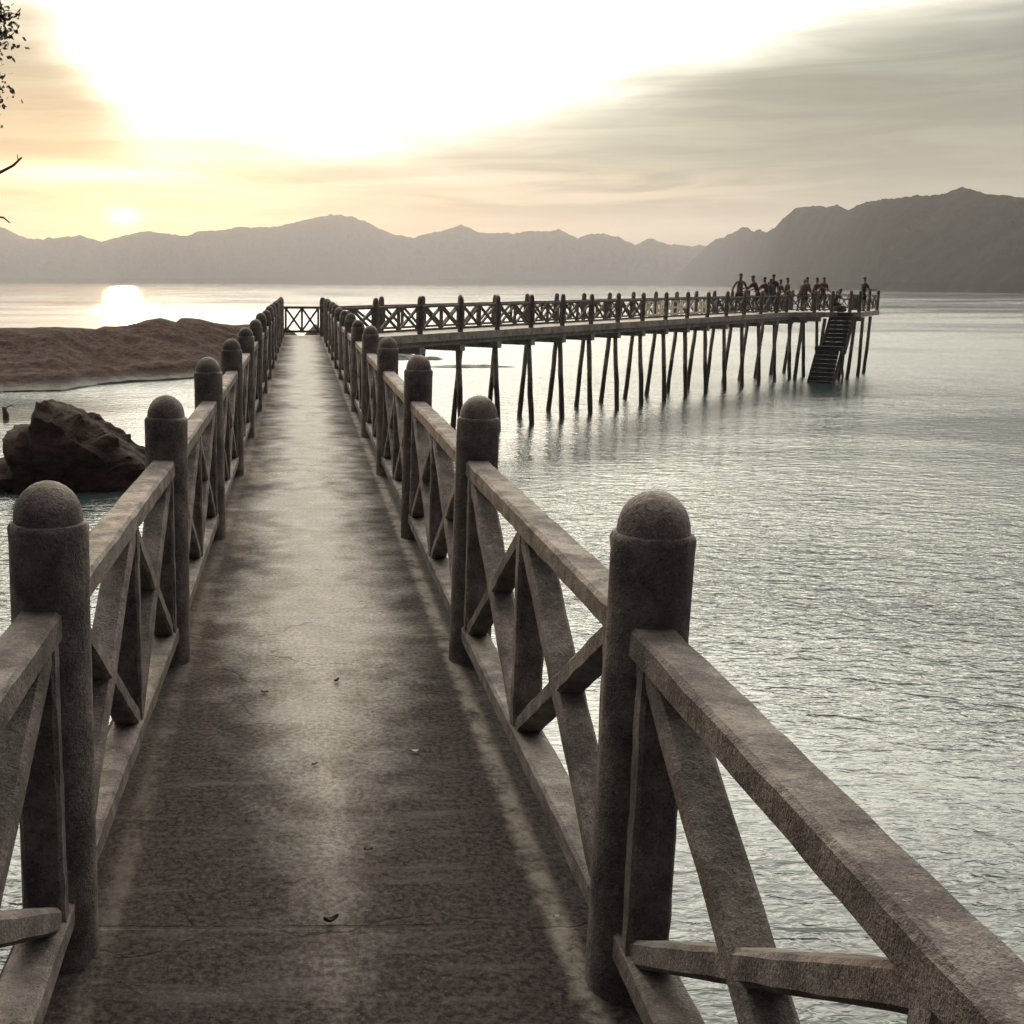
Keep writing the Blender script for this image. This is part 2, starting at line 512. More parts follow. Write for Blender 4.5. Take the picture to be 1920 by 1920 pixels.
# ------------------------------------------------------------------ setting: hills across the bay
FAR = [(-48, .010), (-40, .022), (-32, .034), (-26, .030), (-22, .036), (-18.53, 0.0383), (-15.31, 0.0425), (-13.91, 0.0416), (-12.97, 0.0343), (-12.02, 0.0316), (-11.29, 0.0347), (-10.31, 0.037), (-9.47, 0.032), (-8.72, 0.0343), (-7.98, 0.0374), (-7.23, 0.0409), (-6.36, 0.0389), (-5.36, 0.0365), (-4.81, 0.0413), (-3.35, 0.0419), (-3.09, 0.0441), (-1.07, 0.0438), (-0.06, 0.0491), (0.95, 0.053), (1.58, 0.0539), (2.47, 0.0526), (3.48, 0.0467), (4.5, 0.0381), (5.39, 0.0342), (5.76, 0.0373), (6.76, 0.0407), (7.63, 0.0462), (8.52, 0.0385), (10.01, 0.0397), (10.99, 0.0405), (12.21, 0.0417), (13.08, 0.0361), (13.67, 0.0395), (14.88, 0.036), (15.62, 0.0297), (16.32, 0.0338), (17.03, 0.0295), (18.67, 0.0286), (20.48, 0.0312), (24.85, 0.0325), (28, .02)]
NEAR = [(17.3, 0.0), (17.8, 0.008), (18.24, 0.0187), (18.8, 0.0285), (19.22, 0.0334), (20.21, 0.0431), (20.71, 0.0401), (21.35, 0.0384), (21.86, 0.0483), (22.38, 0.0562), (24.09, 0.058), (24.53, 0.0554), (25.25, 0.0599), (26.78, 0.0638), (27.99, 0.064), (28.85, 0.0688), (29.75, 0.0642), (31.1, 0.0609), (33.51, 0.0573), (37.82, 0.0465), (44, .05), (52, .035), (60, .012), (62, 0)]

def ridge(name, prof, shore, depth, step, label, seed):
    az = [a for a, _ in prof]; el = [e for _, e in prof]
    n_a = int((az[-1] - az[0]) / step)
    NJ = 64
    V, Fc = [], []
    for i in range(n_a + 1):
        a = az[0] + i * step
        e = interp(a, az, el)
        d0 = shore(a)
        dr = d0 + depth * 0.5
        hr = e * dr + 1.485 - WATER_Z
        sa, ca = math.sin(R(a)), math.cos(R(a))
        for j in range(NJ + 1):
            tt = j / NJ
            d = d0 + depth * tt
            x, y = d * sa - 0.08, d * ca
            if tt <= 0.5:
                s = sst(tt, -0.06, 0.5) ** 0.8
                s = 0.5 * s + 0.5 * (tt / 0.5) ** 0.75
            else:
                s = 1 - 0.75 * sst(tt, 0.5, 1.02)
            p = Vector((x, y, seed))
            rough = fbm(p * 0.009 * (2900 / d0) ** .5, 4, 2.1, 0.55)
            z = hr * s * (1 + 0.16 * fbm(p * 0.004, 3) * (1 - math.exp(-abs(tt - 0.5) * 14)))
            z += rough * 4.5 * d0 / 2900 * min(1, s * 3) + 5.0 * d0 / 2900 * fbm(p * 0.04 * 2900 / d0, 3, 2.2, .65) * min(1, s * 3)
            if j == 0: z = -2
            V.append((x, y, WATER_Z + z))
    k = NJ + 1
    for i in range(n_a):
        for j in range(NJ):
            Fc.append((i * k + j, (i + 1) * k + j, (i + 1) * k + j + 1, i * k + j + 1))
    o = obj(name, mesh(name, V, Fc), FOREST)
    struct(o, label)
ridge('hills', FAR, lambda a: 2900 + 120 * math.sin(a * 0.35), 900, 0.06, 'long hazy forested ridge across the bay', 1.0)
ridge('hills', NEAR, lambda a: interp(a, [17, 20, 22, 26, 31, 62], [2850, 2200, 1500, 950, 780, 700]), 380, 0.06, 'nearer dark forested hill on the right shore', 5.0)

# ------------------------------------------------------------------ setting: rocky headland on the left
HEAD = [(-40, 40, -1.6), (-30, 43, -1.4), (-22, 46, -1.5), (-17.92, 48.6, -1.27), (-16.03, 50.0, -0.91), (-14.12, 51.6, -0.73), (-12.67, 51.6, -0.76), (-11.45, 51.6, -0.74), (-9.72, 54.4, -0.93), (-9.34, 54.7, -0.78), (-8.22, 55.6, -0.79), (-7.46, 56.1, -0.58), (-6.7, 56.5, -0.42), (-5.94, 56.9, -0.66), (-5.69, 57.2, -0.44), (-4.8, 58.2, -0.56), (-4.16, 58.5, -0.75), (-3.14, 59.1, -0.92), (-1.86, 59.9, -0.91), (-1.09, 60.9, -1.1), (-0.58, 61.7, -1.22), (-0.27, 62.2, -1.46), (0.09, 63.2, -1.89), (0.35, 64.2, -1.54), (0.74, 65.7, -1.04), (1.07, 67.1, -1.52), (1.49, 68.7, -2.14), (2.26, 71.9, -2.86), (3.04, 75.1, -3.48)]
def headland():
    az = [h[0] for h in HEAD]; rf = [h[1] for h in HEAD]; zt = [h[2] for h in HEAD]
    NI, NJ = 620, 70
    V, Fc = [], []
    for i in range(NI + 1):
        a = -26 + (3.0 + 26) * i / NI
        f0, z0 = interp(a, az, rf), interp(a, az, zt)
        top = z0 - WATER_Z
        sa, ca = math.sin(R(a)), math.cos(R(a))
        for j in range(NJ + 1):
            tt = j / NJ
            d = f0 - 1.5 + 17 * tt
            x, y = d * sa - 0.08, d * ca
            q = d - f0
            p = Vector((x, y, 2.0))
            if q < 9:
                s = 0.30 * sst(q, -0.6, 1.6) + 0.25 * sst(q, 1.5, 5.0) + 0.45 * sst(q, 4.0, 9.0)
            else:
                s = 1 - 1.3 * sst(q, 9.4, 15.5)
            rid = 1 - abs(noise.noise(Vector((x * 0.35, y * 0.8, 4)))) * 2
            vd = noise.voronoi(Vector((x * .55 + .3 * noise.noise(p * .8), y * .75, 7.0)))[0]
            blk = min(.5, vd[1] - vd[0])
            rough = 0.08 * fbm(p * 0.5, 6, 2.1, 0.62) + 0.04 * rid + 0.13 * (blk - .2) + 0.03 * math.sin((x * .35 + y * .9 + 1.5 * noise.noise(p * .4)) * 2.2)
            fade = 1 - 0.80 * math.exp(-((q - 9) / 1.1) ** 2)
            z = top * s + rough * fade * min(1.0, max(0, top)) * (0.45 + 0.75 * sst(q, 0, 4))
            if q > 9.5: z = min(z, top * 0.97)
            if s <= 0.02: z -= 0.5
            V.append((x, y, WATER_Z + z - 0.06))
    k = NJ + 1
    for i in range(NI):
        for j in range(NJ):
            Fc.append((i * k + j, (i + 1) * k + j, (i + 1) * k + j + 1, i * k + j + 1))
    return mesh('headland', V, Fc)
struct(obj('headland', headland(), ROCK), 'low brown rocky headland beyond the left railing')

# the land the walkway starts from, behind the viewer
def shore():
    V, Fc = [], []
    NX, NY = 80, 46
    for j in range(NY + 1):
        y = -70 + 92 * j / NY
        for i in range(NX + 1):
            x = -70 + 140 * i / NX
            line = -3.2 + 15.5 * sst(-x, 7.5, 14.0) + 1.2 * noise.noise(Vector((x * .15, 3, 0)))
            q = line - y
            z = -3.9 + 3.9 * sst(q, -3.0, 5.5) + 1.5 * sst(q, 6, 40) + 0.22 * fbm(Vector((x * .4, y * .4, 9)), 4)
            if abs(x) < 1.6 and y > -12: z = min(z, -0.42)
            V.append((x, y, z))
    k = NX + 1
    for j in range(NY):
        for i in range(NX):
            Fc.append((j * k + i, j * k + i + 1, (j + 1) * k + i + 1, (j + 1) * k + i))
    return mesh('shore', V, Fc, True)
struct(obj('shore', shore(), ROCK), 'rocky shore at the start of the walkway')

# ------------------------------------------------------------------ plan of the jetty
P0, SP = 2.2, 2.297
HALF = 0.60
PA = R(40.8)
PD = Vector((math.sin(PA), math.cos(PA), 0))
PN = Vector((-PD.y, PD.x, 0))
PS = Vector((0.62, 30.9, 0))
PSP, PW = 2.11, 1.4
def pier_pt(k, off=0.0):
    q = PS + PD * (PSP * k) + PN * off
    q.z = 0.006 * k
    return q

def prism(name, poly, z0, z1, ztop=None):
    n = len(poly)
    V = [(p[0], p[1], (p[2] if len(p) > 2 else 0) + z0) for p in poly] + [(p[0], p[1], (p[2] if len(p) > 2 else 0) + z1) for p in poly]
    Fc = [tuple(range(n - 1, -1, -1)), tuple(range(n, 2 * n))]
    for i in range(n):
        j = (i + 1) % n
        Fc.append((i, j, n + j, n + i))
    return fix_normals(mesh(name, V, Fc))

# walkway deck: a long slab with slightly uneven edges
def walkway_mesh():
    ys = [-9 + 0.35 * i for i in range(int(42.6 / 0.35) + 1)] + [33.45]
    V, Fc = [], []
    for y in ys:
        e1 = 0.74 + 0.008 * noise.noise(Vector((1, y * 1.7, 0)))
        e2 = 0.74 + 0.008 * noise.noise(Vector((5, y * 1.7, 0)))
        for (x, z) in ((-e1 + .015, 0), (e2 - .015, 0), (e2, -.015), (e2, -.17), (e2 - .05, -.20), (-e1 + .05, -.20), (-e1, -.17), (-e1, -.015)):
            V.append((x, y, z))
    n = 8
    for i in range(len(ys) - 1):
        for k in range(n):
            k2 = (k + 1) % n
            Fc.append((i * n + k, i * n + k2, (i + 1) * n + k2, (i + 1) * n + k))
    Fc.append(tuple(range(n))); Fc.append(tuple(range(len(V) - n, len(V))))
    return fix_normals(mesh('walkway', V, Fc))
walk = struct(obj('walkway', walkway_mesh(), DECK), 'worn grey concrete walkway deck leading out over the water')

# pier deck, cut where it meets the walkway
def line_at_x(off, x):
    k = (x - PS.x - PN.x * off) / (PD.x * PSP)
    return pier_pt(k, off)
f0 = line_at_x(-0.14, 0.752); b0 = line_at_x(PW + 0.14, 0.752)
KL = 16.7
poly = [f0, pier_pt(KL + 3.6, -0.14), pier_pt(KL + 3.6, PW + 0.14), b0]
poly[0].z = poly[3].z = 0
pier = struct(obj('pier', prism('pier', poly, -0.22, 0.0), PDECK), 'long concrete pier deck turning right towards deep water')
# edge beams under the pier deck
for off in (0.05, PW - 0.05):
    a_, b_ = pier_pt(0.6, off), pier_pt(KL + 3.4, off)
    obj('edge_beam', bar_mesh('edge_beam', a_ + Vector((0, 0, -.295)), b_ + Vector((0, 0, -.295)), .20, .146, PN, .01), PDECK, pier)
for xo in (-.5, .5):
    obj('edge_beam', bar_mesh('edge_beam', (xo, -5, -.275), (xo, 33.2, -.275), .20, .146, (1, 0, 0), .01), PDECK, walk)

# landing at the far end
LA, LB, LC, LD = Vector((23.75, 57.75, .105)), Vector((27.45, 57.9, .105)), Vector((30.8, 62.9, .105)), pier_pt(KL + 3.6, PW + 0.14)
LD.z = .105
E0 = pier_pt(KL + 3.6, -0.14); E0.z = .105
A0 = pier_pt(KL + .1, -0.145); A0.z = .105
landing = struct(obj('landing', prism('landing', [A0 + Vector((0.02, -.02, 0)), LB, LC, E0 + PD * .005 + PN * -.005], -0.24, 0.0), PDECK), 'wide concrete landing at the far end of the pier')

# piles: one raked pair under each bent
def pile_mesh(name, top, foot, r0=0.080, r1=0.095, seed=0):
    rr = random.Random(seed)
    top = Vector(top); foot = Vector(foot)
    n = 7
    pts = [top.lerp(foot, i / n) + Vector((rr.uniform(-.012, .012), rr.uniform(-.012, .012), 0)) * (0 if i in (0,) else 1) for i in range(n + 1)]
    V, Fc = tube(pts, [r0 + (r1 - r0) * i / n + rr.uniform(-.006, .006) for i in range(n + 1)], 12)
    return fix_normals(mesh(name, V, Fc, True))
FZ = WATER_Z - 1.2
for k in range(1, 20):
    c_f, c_b = pier_pt(k, 0.06), pier_pt(k, PW - 0.06)
    z = c_f.z
    ext = 0.0
    a_ = pier_pt(k, -0.10); b_ = pier_pt(k, PW + 0.10)
    obj('cross_head', bar_mesh('cross_head', a_ + Vector((0, 0, -.47)), b_ + Vector((0, 0, -.47)), .26, .20, PD, .01), PDECK, pier)
    sp = 0.30
    obj('pile', pile_mesh('pile', c_f + Vector((0, 0, -.5)), c_f - PN * sp + Vector((0, 0, FZ)), seed=k), PILE, pier)
    obj('pile', pile_mesh('pile', c_b + Vector((0, 0, -.5)), c_b + PN * sp * .9 + PD * rnd.uniform(-.1, .1) + Vector((0, 0, FZ)), seed=k + 50), PILE, pier)
for i in range(0, 14):
    y = P0 + SP * i
    obj('cross_head', bar_mesh('cross_head', (-.70, y, -.45), (.70, y, -.45), .26, .20, (0, 1, 0), .01), PDECK, walk)
    for s in (-1, 1):
        obj('pile', pile_mesh('pile', (s * .5, y, -.5), (s * .85, y, FZ), seed=100 + 2 * i + s), PILE, walk)
# landing piles and pile caps
for i, (x, y) in enumerate([(24.6, 57.98), (25.75, 58.05), (26.8, 58.1), (27.32, 58.2), (28.5, 59.9), (29.9, 62.0), (27.6, 60.9), (29.0, 62.6)]):
    obj('pile', pile_mesh('pile', (x, y, -.2), (x + rnd.uniform(-.25, .05), y + rnd.uniform(-.1, .15), FZ), seed=200 + i), PILE, landing)
obj('pile_cap', bar_mesh('pile_cap', (24.35, 58.25, -.225), (25.45, 58.25, -.225), .9, .17, (0, 1, 0), .012), PDECK, landing)
obj('pile_cap', bar_mesh('pile_cap', (27.45, 58.35, -.24), (27.75, 58.35, -.24), .45, .20, (0, 1, 0), .012), PDECK, landing)

# ------------------------------------------------------------------ railings
POST_R = 0.082
post_prof = [(POST_R, -0.02), (POST_R, 0.30), (POST_R, 0.62), (POST_R, 0.94), (POST_R + .001, 0.972), (POST_R - .004, 0.982), (POST_R - .012, 0.985)]
cap_prof = [(0.072, 0.97), (0.072, 0.986)] + [(0.072 * math.cos(R(a)), 0.988 + 0.080 * math.sin(R(a))) for a in (10, 22, 34, 46, 58, 70, 80, 87)]
POST_NEAR = [lathe('post', post_prof, 40, 0.0018, s) for s in range(4)]
CAP_NEAR = [lathe('cap', cap_prof, 40, 0.0008, s) for s in range(4)]
POST_FAR = lathe('post', post_prof, 20)
CAP_FAR = lathe('cap', cap_prof, 20)

def add_post(parent, p, near=None, tilt=0.012, scale=1.0):
    me, ce = (POST_NEAR[near % 4], CAP_NEAR[near % 4]) if near is not None else (POST_FAR, CAP_FAR)
    o = obj('post', me, CONC, parent, p, (rnd.uniform(-tilt, tilt), rnd.uniform(-tilt, tilt), rnd.uniform(0, 6.28)))
    o.scale = (scale, scale, rnd.uniform(.988, 1.012))
    obj('cap', ce, CONC, o)
    return o

CACHE = {}
def bay_meshes(L, near=False, var=0, thin=1.0):
    key = (round(L, 2), near, var, thin)
    if key in CACHE: return CACHE[key]
    n = 30 if near else 1
    nb = 14 if near else 1
    j = 0.0017 if near else 0.0
    ch = 0.009 if near else 0.006
    s = var * 31
    side = (0, 1, 0)            # local frame: bar runs along x, thickness along y
    out = []
    def addb(name, a, b, w, h, k, nn):
        out.append((name, bar_mesh(name, a, b, w, h, side, ch, nn, j, s + k)))
    addb('top_rail', (0.01, 0, .783), (L - 0.01, 0, .783), .090 * thin, .066 * thin, 1, n)
    addb('bottom_rail', (0.01, 0, .128), (L - 0.01, 0, .128), .094 * thin, .064 * thin, 2, n)
    zb, zt_ = .155, .755
    e = POST_R + .045
    for q, x in enumerate((e, L / 2, L - e)):
        addb('baluster', (x, 0, zb), (x, 0, zt_), .086 * thin, .056 * thin, 3 + q, nb)
    for q, (x0, x1) in enumerate(((e, L / 2), (L / 2, L - e))):
        addb('brace', (x0 + .01, 0, zb), (x1 - .01, 0, zt_), .078 * thin, .054 * thin, 7 + q, nb)
        addb('brace', (x0 + .01, 0, zt_), (x1 - .01, 0, zb), .073 * thin, .054 * thin, 9 + q, nb)
    CACHE[key] = out
    return out

def add_bay(parent, a, b, near=False, var=0, thin=1.0, only=None):
    a = Vector(a); b = Vector(b)
    d = b - a
    L = math.hypot(d.x, d.y)
    rz = math.atan2(d.y, d.x)
    ry = -math.atan2(d.z, L)
    for name, me in bay_meshes(L, near, var, thin):
        if only and name not in only: continue
        obj(name, me, CONC, parent, a, (0, ry, rz))

def railing(name, pts, label, near_count=0, thin=1.0, skip=(), only_rails=(), first_post=True, last_post=True, posts=True, group=None):
    e = empty(name, pts[0])
    pts = [Vector(p) for p in pts]
    base = pts[0].copy()
    for i, p in enumerate(pts):
        if (i == 0 and not first_post) or (i == len(pts) - 1 and not last_post): continue
        add_post(e, p - base, i if i < near_count + 1 else None)
    for i in range(len(pts) - 1):
        if i in skip: continue
        add_bay(e, pts[i] - base, pts[i + 1] - base, i < near_count, i % 3 if i < near_count else 0, thin, ('top_rail', 'bottom_rail') if i in only_rails else None)
    tag(e, label, 'railing', group)
    return e

ys = [P0 + SP * i for i in range(-3, 12)]
right_pts = [(HALF, y, 0) for y in ys] + [(HALF, 29.185, 0), (0.62, 30.9, 0)]
left_pts = [(-HALF, y, 0) for y in ys] + [(-HALF, 29.31, 0), (-HALF, 31.15, 0), (-HALF, 33.0, 0)]
left_pts[3] = (-HALF - .018, 2.42, 0)
right_pts[3] = (HALF + .02, 2.28, 0)
railing('railing', right_pts, 'concrete cross-braced railing along the right side of the walkway', 7)
railing('railing', left_pts, 'concrete cross-braced railing along the left side of the walkway', 7)
bq = pier_pt(0.72, PW); bq.z = 0
railing('railing', [(-HALF, 33.0, 0), (bq.x, bq.y, 0)], 'short concrete railing closing off the far end of the walkway', 0, first_post=False)
front = [pier_pt(k) for k in range(0, 17)] + [LA + Vector((.0, .15, 0))]
SIGN_BAYS = (9, 10, 11)
fr = railing('railing', front, 'concrete railing on the near side of the long pier', 0, only_rails=SIGN_BAYS, first_post=False)
back = [bq] + [pier_pt(k, PW) for k in range(2, 20)]
railing('railing', back, 'concrete railing on the far side of the long pier', 0, first_post=True)
# landing railings: open for the stair
def on_front(tv): return LA.lerp(LB, tv) + Vector((0, .15, 0))
railing('railing', [on_front(0), on_front(.377), on_front(.61)], 'dark railing on the landing between pier and stair', 0, .8, first_post=False)
railing('railing', [on_front(.86), on_front(.985)] , 'short end of railing right of the stair on the landing', 0, .8)
railing('railing', [on_front(.985), LC.lerp(LB, .5) + Vector((-.12, .05, 0)), LC + Vector((-.2, -.1, 0)), LC.lerp(E0, .5) + Vector((0, -.1, 0)), E0 + Vector((-.05, .1, 0)), pier_pt(20, .7), pier_pt(20, PW)], 'thin railing round the seaward sides of the landing', 0, .7, first_post=False)

# ------------------------------------------------------------------ the place name in cut-out letters on the pier railing
PAINT = flat('cream_letter_paint', (0.80, 0.74, 0.60), 0.6, 0.12, 9)
GLYPH = {
 'T': [((0, 1), (1, 1)), ((.5, 0), (.5, 1))],
 'E': [((0, 0), (0, 1)), ((0, 1), (1, 1)), ((0, .52), (.8, .52)), ((0, 0), (1, 0))],
 'L': [((0, 0), (0, 1)), ((0, 0), (1, 0))],
 'U': [((0, 0), (0, 1)), ((1, 0), (1, 1)), ((0, 0), (1, 0))],
 'K': [((0, 0), (0, 1)), ((0, .45), (1, 1)), ((.25, .6), (1, 0))],
 'M': [((0, 0), (0, 1)), ((1, 0), (1, 1)), ((0, 1), (.5, .45)), ((.5, .45), (1, 1))],
 'P': [((0, 0), (0, 1)), ((0, 1), (1, 1)), ((1, .48), (1, 1)), ((0, .48), (1, .48))],
 'A': [((0, 0), (.5, 1)), ((.5, 1), (1, 0)), ((.22, .36), (.78, .36))],
}
def letter_mesh(ch, w, h):
    parts = []
    sw = 0.075
    for i, (a, b) in enumerate(GLYPH[ch]):
        a = Vector((a[0] * (w - sw) + sw / 2, 0, a[1] * (h - sw) + sw / 2))
        b = Vector((b[0] * (w - sw) + sw / 2, 0, b[1] * (h - sw) + sw / 2))
        d = (b - a).normalized() * (sw / 2 - .002 - .001 * i)
        parts.append(bar(a - d, b + d, .040 + .004 * i, sw, (0, 1, 0), .003))
    V, Fc = join(parts)
    return fix_normals(mesh('letter', V, Fc))
word = empty('pier_sign', pier_pt(SIGN_BAYS[0]))
base = pier_pt(SIGN_BAYS[0])
for bay, txt in zip(SIGN_BAYS, ('TELUK', 'MEMP', 'ELAM')):
    a = pier_pt(bay); b = pier_pt(bay + 1)
    d = (b - a)
    L = math.hypot(d.x, d.y) - 2 * POST_R - .10
    cell = L / len(txt)
    rz = math.atan2(d.y, d.x)
    dn_ = d.normalized()
    for i, ch in enumerate(txt):
        p = a + dn_ * (POST_R + .05 + cell * i + .02) - base + Vector((0, 0, .164))
        lo = obj('letter', letter_mesh(ch, cell - .05, .580), PAINT, word, p, (0, 0, rz))
tag(word, 'cream cut-out letters spelling TELUK MEMPELAM set in the pier railing', 'sign')

# ------------------------------------------------------------------ stair from the landing down to the water
DARKC = flat('backlit_dark_concrete', (0.018, 0.015, 0.015), 0.85, 0.3, 5)  # the stair's backlit darkness is put into this colour
def stair():
    top_c = LA.lerp(LB, .745)
    root = empty('stair', (top_c.x, top_c.y, top_c.z))
    d = Vector((-.58, -.81, 0)).normalized()
    s = Vector((-d.y, d.x, 0))
    wdt = 0.98
    n1, n2 = 8, 8
    rise, run = 0.198, 0.165
    def slab(name, c, w, dep, th):
        v, f = bar(c - s * (w / 2), c + s * (w / 2), dep, th, d, .008)
        return fix_normals(mesh(name, v, f))
    z, q = -0.10, 0.10
    for i in range(n1):
        obj('step', slab('step', d * q + Vector((0, 0, z)), wdt, run + .05, .19), DARKC, root)
        z -= rise; q += run
    obj('platform', slab('platform', d * (q + .22) + s * -.12 + Vector((0, 0, z)), wdt + .26, .62, .20), DARKC, root)
    q += .52; z -= rise
    for i in range(n2):
        obj('step', slab('step', d * q + s * -.16 + Vector((0, 0, z)), wdt + .05, run + .05, .19), DARKC, root)
        z -= rise; q += run * .8
    for sd_ in (-1, 1):
        o1 = s * (sd_ * (wdt / 2 + .045))
        V, Fc = bar(Vector((0, 0, -.28)) + o1, d * (run * n1 + .15) + Vector((0, 0, -.28 - rise * n1)) + o1, .08, .30, s, .008)
        obj('stringer', fix_normals(mesh('stringer', V, Fc)), DARKC, root)
        o2 = s * (sd_ * (wdt / 2 + .075) - .16)
        p0 = d * (run * n1 + .35) + Vector((0, 0, -.3 - rise * (n1 + 1)))
        p1 = d * (run * n1 + .7 + run * .8 * n2) + Vector((0, 0, -.3 - rise * (n1 + n2 + 1)))
        V, Fc = bar(p0 + o2, p1 + o2, .08, .34, s, .008)
        obj('stringer', fix_normals(mesh('stringer', V, Fc)), DARKC, root)
    pp = [s * (-.02) * 0 + s * .42 + d * (run * n1 + .45) + Vector((0, 0, -1.8)), s * .52 + d * (run * n1 + .45) + Vector((0, 0, -2.4)), s * .60 + d * (run * n1 + .4) + Vector((0, 0, -3.0)), s * .50 + d * (run * n1 + .4) + Vector((0, 0, -3.9))]
    V, Fc = tube(pp, [.045] * 4, 8)
    obj('support_pole', fix_normals(mesh('support_pole', V, Fc, True)), DARKC, root)
    tag(root, 'dark two-flight concrete stair from the landing down to the water', 'stair')
stair()

# ------------------------------------------------------------------ boulder and small rocks
def rock_from_outline(name, outline, yc, depth, seed, label, cat='rock', group=None, sub=7, namp=.10):
    c = Vector((sum(p[0] for p in outline) / len(outline), 0, min(p[1] for p in outline)))
    dense = []
    n = len(outline)
    for i in range(n):
        a, b = outline[i], outline[(i + 1) % n]
        for s_ in range(sub):
            dense.append((a[0] + (b[0] - a[0]) * s_ / sub, a[1] + (b[1] - a[1]) * s_ / sub))
    NL = 22
    V, Fc = [], []
    m_ = len(dense)
    for l in range(NL + 1):
        tt = -1 + 2 * l / NL
        sc = max(0.04, (1 - abs(tt) ** 3.6)) ** 0.5
        sx_ = sc * (1 + .12 * noise.noise(Vector((l * .35, seed, 1))))
        sh = .25 * tt * depth * .3
        for (x, z) in dense:
            p = Vector((x, yc + tt * depth, z))
            q = Vector((c.x + (x - c.x) * sx_ + sh * .3, p.y, c.z + (z - c.z) * (sc ** .8)))
            nv = fbm(Vector((q.x * .9, q.y * .9, q.z * 1.6 + seed)), 5, 2.1, .6) - 1.3 * (noise.voronoi(Vector((q.x * 1.1, q.y * 1.1, q.z * 1.7)))[0][0] - .35)
            st = math.sin((q.z * 1.0 + q.x * .5 + nv * .4) * 9) * .03
            dirv = Vector((q.x - c.x, (q.y - yc) * .6, q.z - c.z - .3)).normalized()
            amp = namp * (0.25 if abs(tt) < .25 else 1.4)
            V.append(q + dirv * (nv * amp + st))
    for l in range(NL):
        for i in range(m_):
            j = (i + 1) % m_
            Fc.append((l * m_ + i, l * m_ + j, (l + 1) * m_ + j, (l + 1) * m_ + i))
    Fc.append(tuple(range(m_))); Fc.append(tuple(range(NL * m_, NL * m_ + m_)))
    me = fix_normals(mesh(name, [v - Vector((c.x, yc, c.z)) for v in V], Fc))
    o = obj(name, me, BOULD, None, (c.x, yc, c.z))
    return tag(o, label, cat, group)
BOULDER = [(-7.63, -3.03), (-7.27, -2.64), (-6.93, -2.53), (-6.44, -2.49), (-6.6, -2.37), (-6.81, -2.08), (-6.76, -1.86), (-6.50, -1.84), (-6.18, -1.79), (-6.17, -1.48), (-6.06, -1.24), (-5.96, -1.26), (-5.72, -1.36), (-5.60, -1.34), (-5.26, -1.47), (-5.12, -1.50), (-5.00, -1.68), (-4.68, -1.88), (-4.21, -2.21), (-3.73, -2.57), (-3.37, -3.17), (-2.96, -4.01), (-5.23, -4.13), (-6.52, -4.0), (-7.63, -3.9)]
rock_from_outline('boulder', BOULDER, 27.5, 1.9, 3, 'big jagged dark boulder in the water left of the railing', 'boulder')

def flat_rock(x, y, rx, ry, h, seed, label):
    V, Fc = [], []
    NA, NR = 40, 8
    for i in range(NR + 1):
        rr_ = i / NR
        for k in range(NA):
            an = 2 * math.pi * k / NA
            w = 1 + .35 * noise.noise(Vector((math.cos(an) * 1.6, math.sin(an) * 1.6, seed)))
            px, py = rx * rr_ * w * math.cos(an), ry * rr_ * w * math.sin(an)
            z = h * (1 - rr_ ** 2.2) * (1 + .5 * fbm(Vector((px * .9, py * .9, seed)), 4)) - .12 * rr_
            V.append((px, py, z))
    for i in range(NR):
        for k in range(NA):
            k2 = (k + 1) % NA
            Fc.append((i * NA + k, i * NA + k2, (i + 1) * NA + k2, (i + 1) * NA + k))
    me = fix_normals(mesh('reef_rock', V, Fc))
    o = obj('reef_rock', me, ROCK, None, (x, y, WATER_Z))
    tag(o, label, 'rock', 'low rocks awash beyond the pier')
flat_rock(5.2, 73.0, 3.6, 1.6, .42, 1, 'flat reef rock awash nearest the end of the walkway')
flat_rock(9.3, 65.4, 3.4, .8, .16, 2, 'long thin reef slab awash behind the first pier piles')
flat_rock(7.9, 72.0, 1.1, .5, .20, 3, 'small reef rock awash behind the long slab')
flat_rock(-12.4, 40.6, .55, .4, .30, 4, 'small dark rock at the left edge of the lagoon')
flat_rock(-8.2, 27.2, .9, .5, .26, 5, 'low dark rock left of the jagged boulder')

# driftwood stump standing in the lagoon
WOOD = flat('grey_driftwood', (0.10, 0.075, 0.055), 0.9, 0.35, 8)
dw = empty('driftwood', (-10.15, 40.2, WATER_Z))
V, Fc = tube([(0, 0, -.3), (.02, 0, .12), (-.03, .02, .30), (-.05, 0, .42)], [.12, .11, .09, .05], 9)
obj('stump', fix_normals(mesh('stump', V, Fc, True)), WOOD, dw)
V, Fc = tube([(-.03, 0, .25), (.06, 0, .40), (.22, 0, .46), (.34, 0, .40)], [.03, .025, .02, .01], 6)
obj('root', fix_normals(mesh('root', V, Fc, True)), WOOD, dw)
tag(dw, 'small driftwood stump poking out of the lagoon at left', 'driftwood')

# ------------------------------------------------------------------ tree leaning in from the left shore
BARK = flat('tree_bark', (0.085, 0.062, 0.048), 0.95, 0.35, 6)
def m_leaf(n, b, o):
    p = pos(n)
    a = n.noise(p, 1.4, 3)
    n.put(b.inputs['Base Color'], n.mix(n.ss(a, .35, .65), (0.030, 0.042, 0.018), (0.075, 0.085, 0.035)))
    b.inputs['Roughness'].default_value = 0.6
LEAF = mat('leaf_green', m_leaf)
tree = empty('tree', (-10.5, 4.5, -0.6))
TB = Vector((-10.5, 4.5, -0.6))
def limb(pts, r0, r1, name='limb'):
    pts = [Vector(p) - TB for p in pts]
    V, Fc = tube(pts, [r0 + (r1 - r0) * i / (len(pts) - 1) for i in range(len(pts))], 9)
    return obj(name, fix_normals(mesh(name, V, Fc, True)), BARK, tree)
limb([(-10.5, 4.5, -1.0), (-10.4, 4.6, .8), (-10.0, 4.9, 2.6), (-9.5, 5.0, 4.4), (-9.2, 5.0, 6.2)], .42, .22, 'trunk')
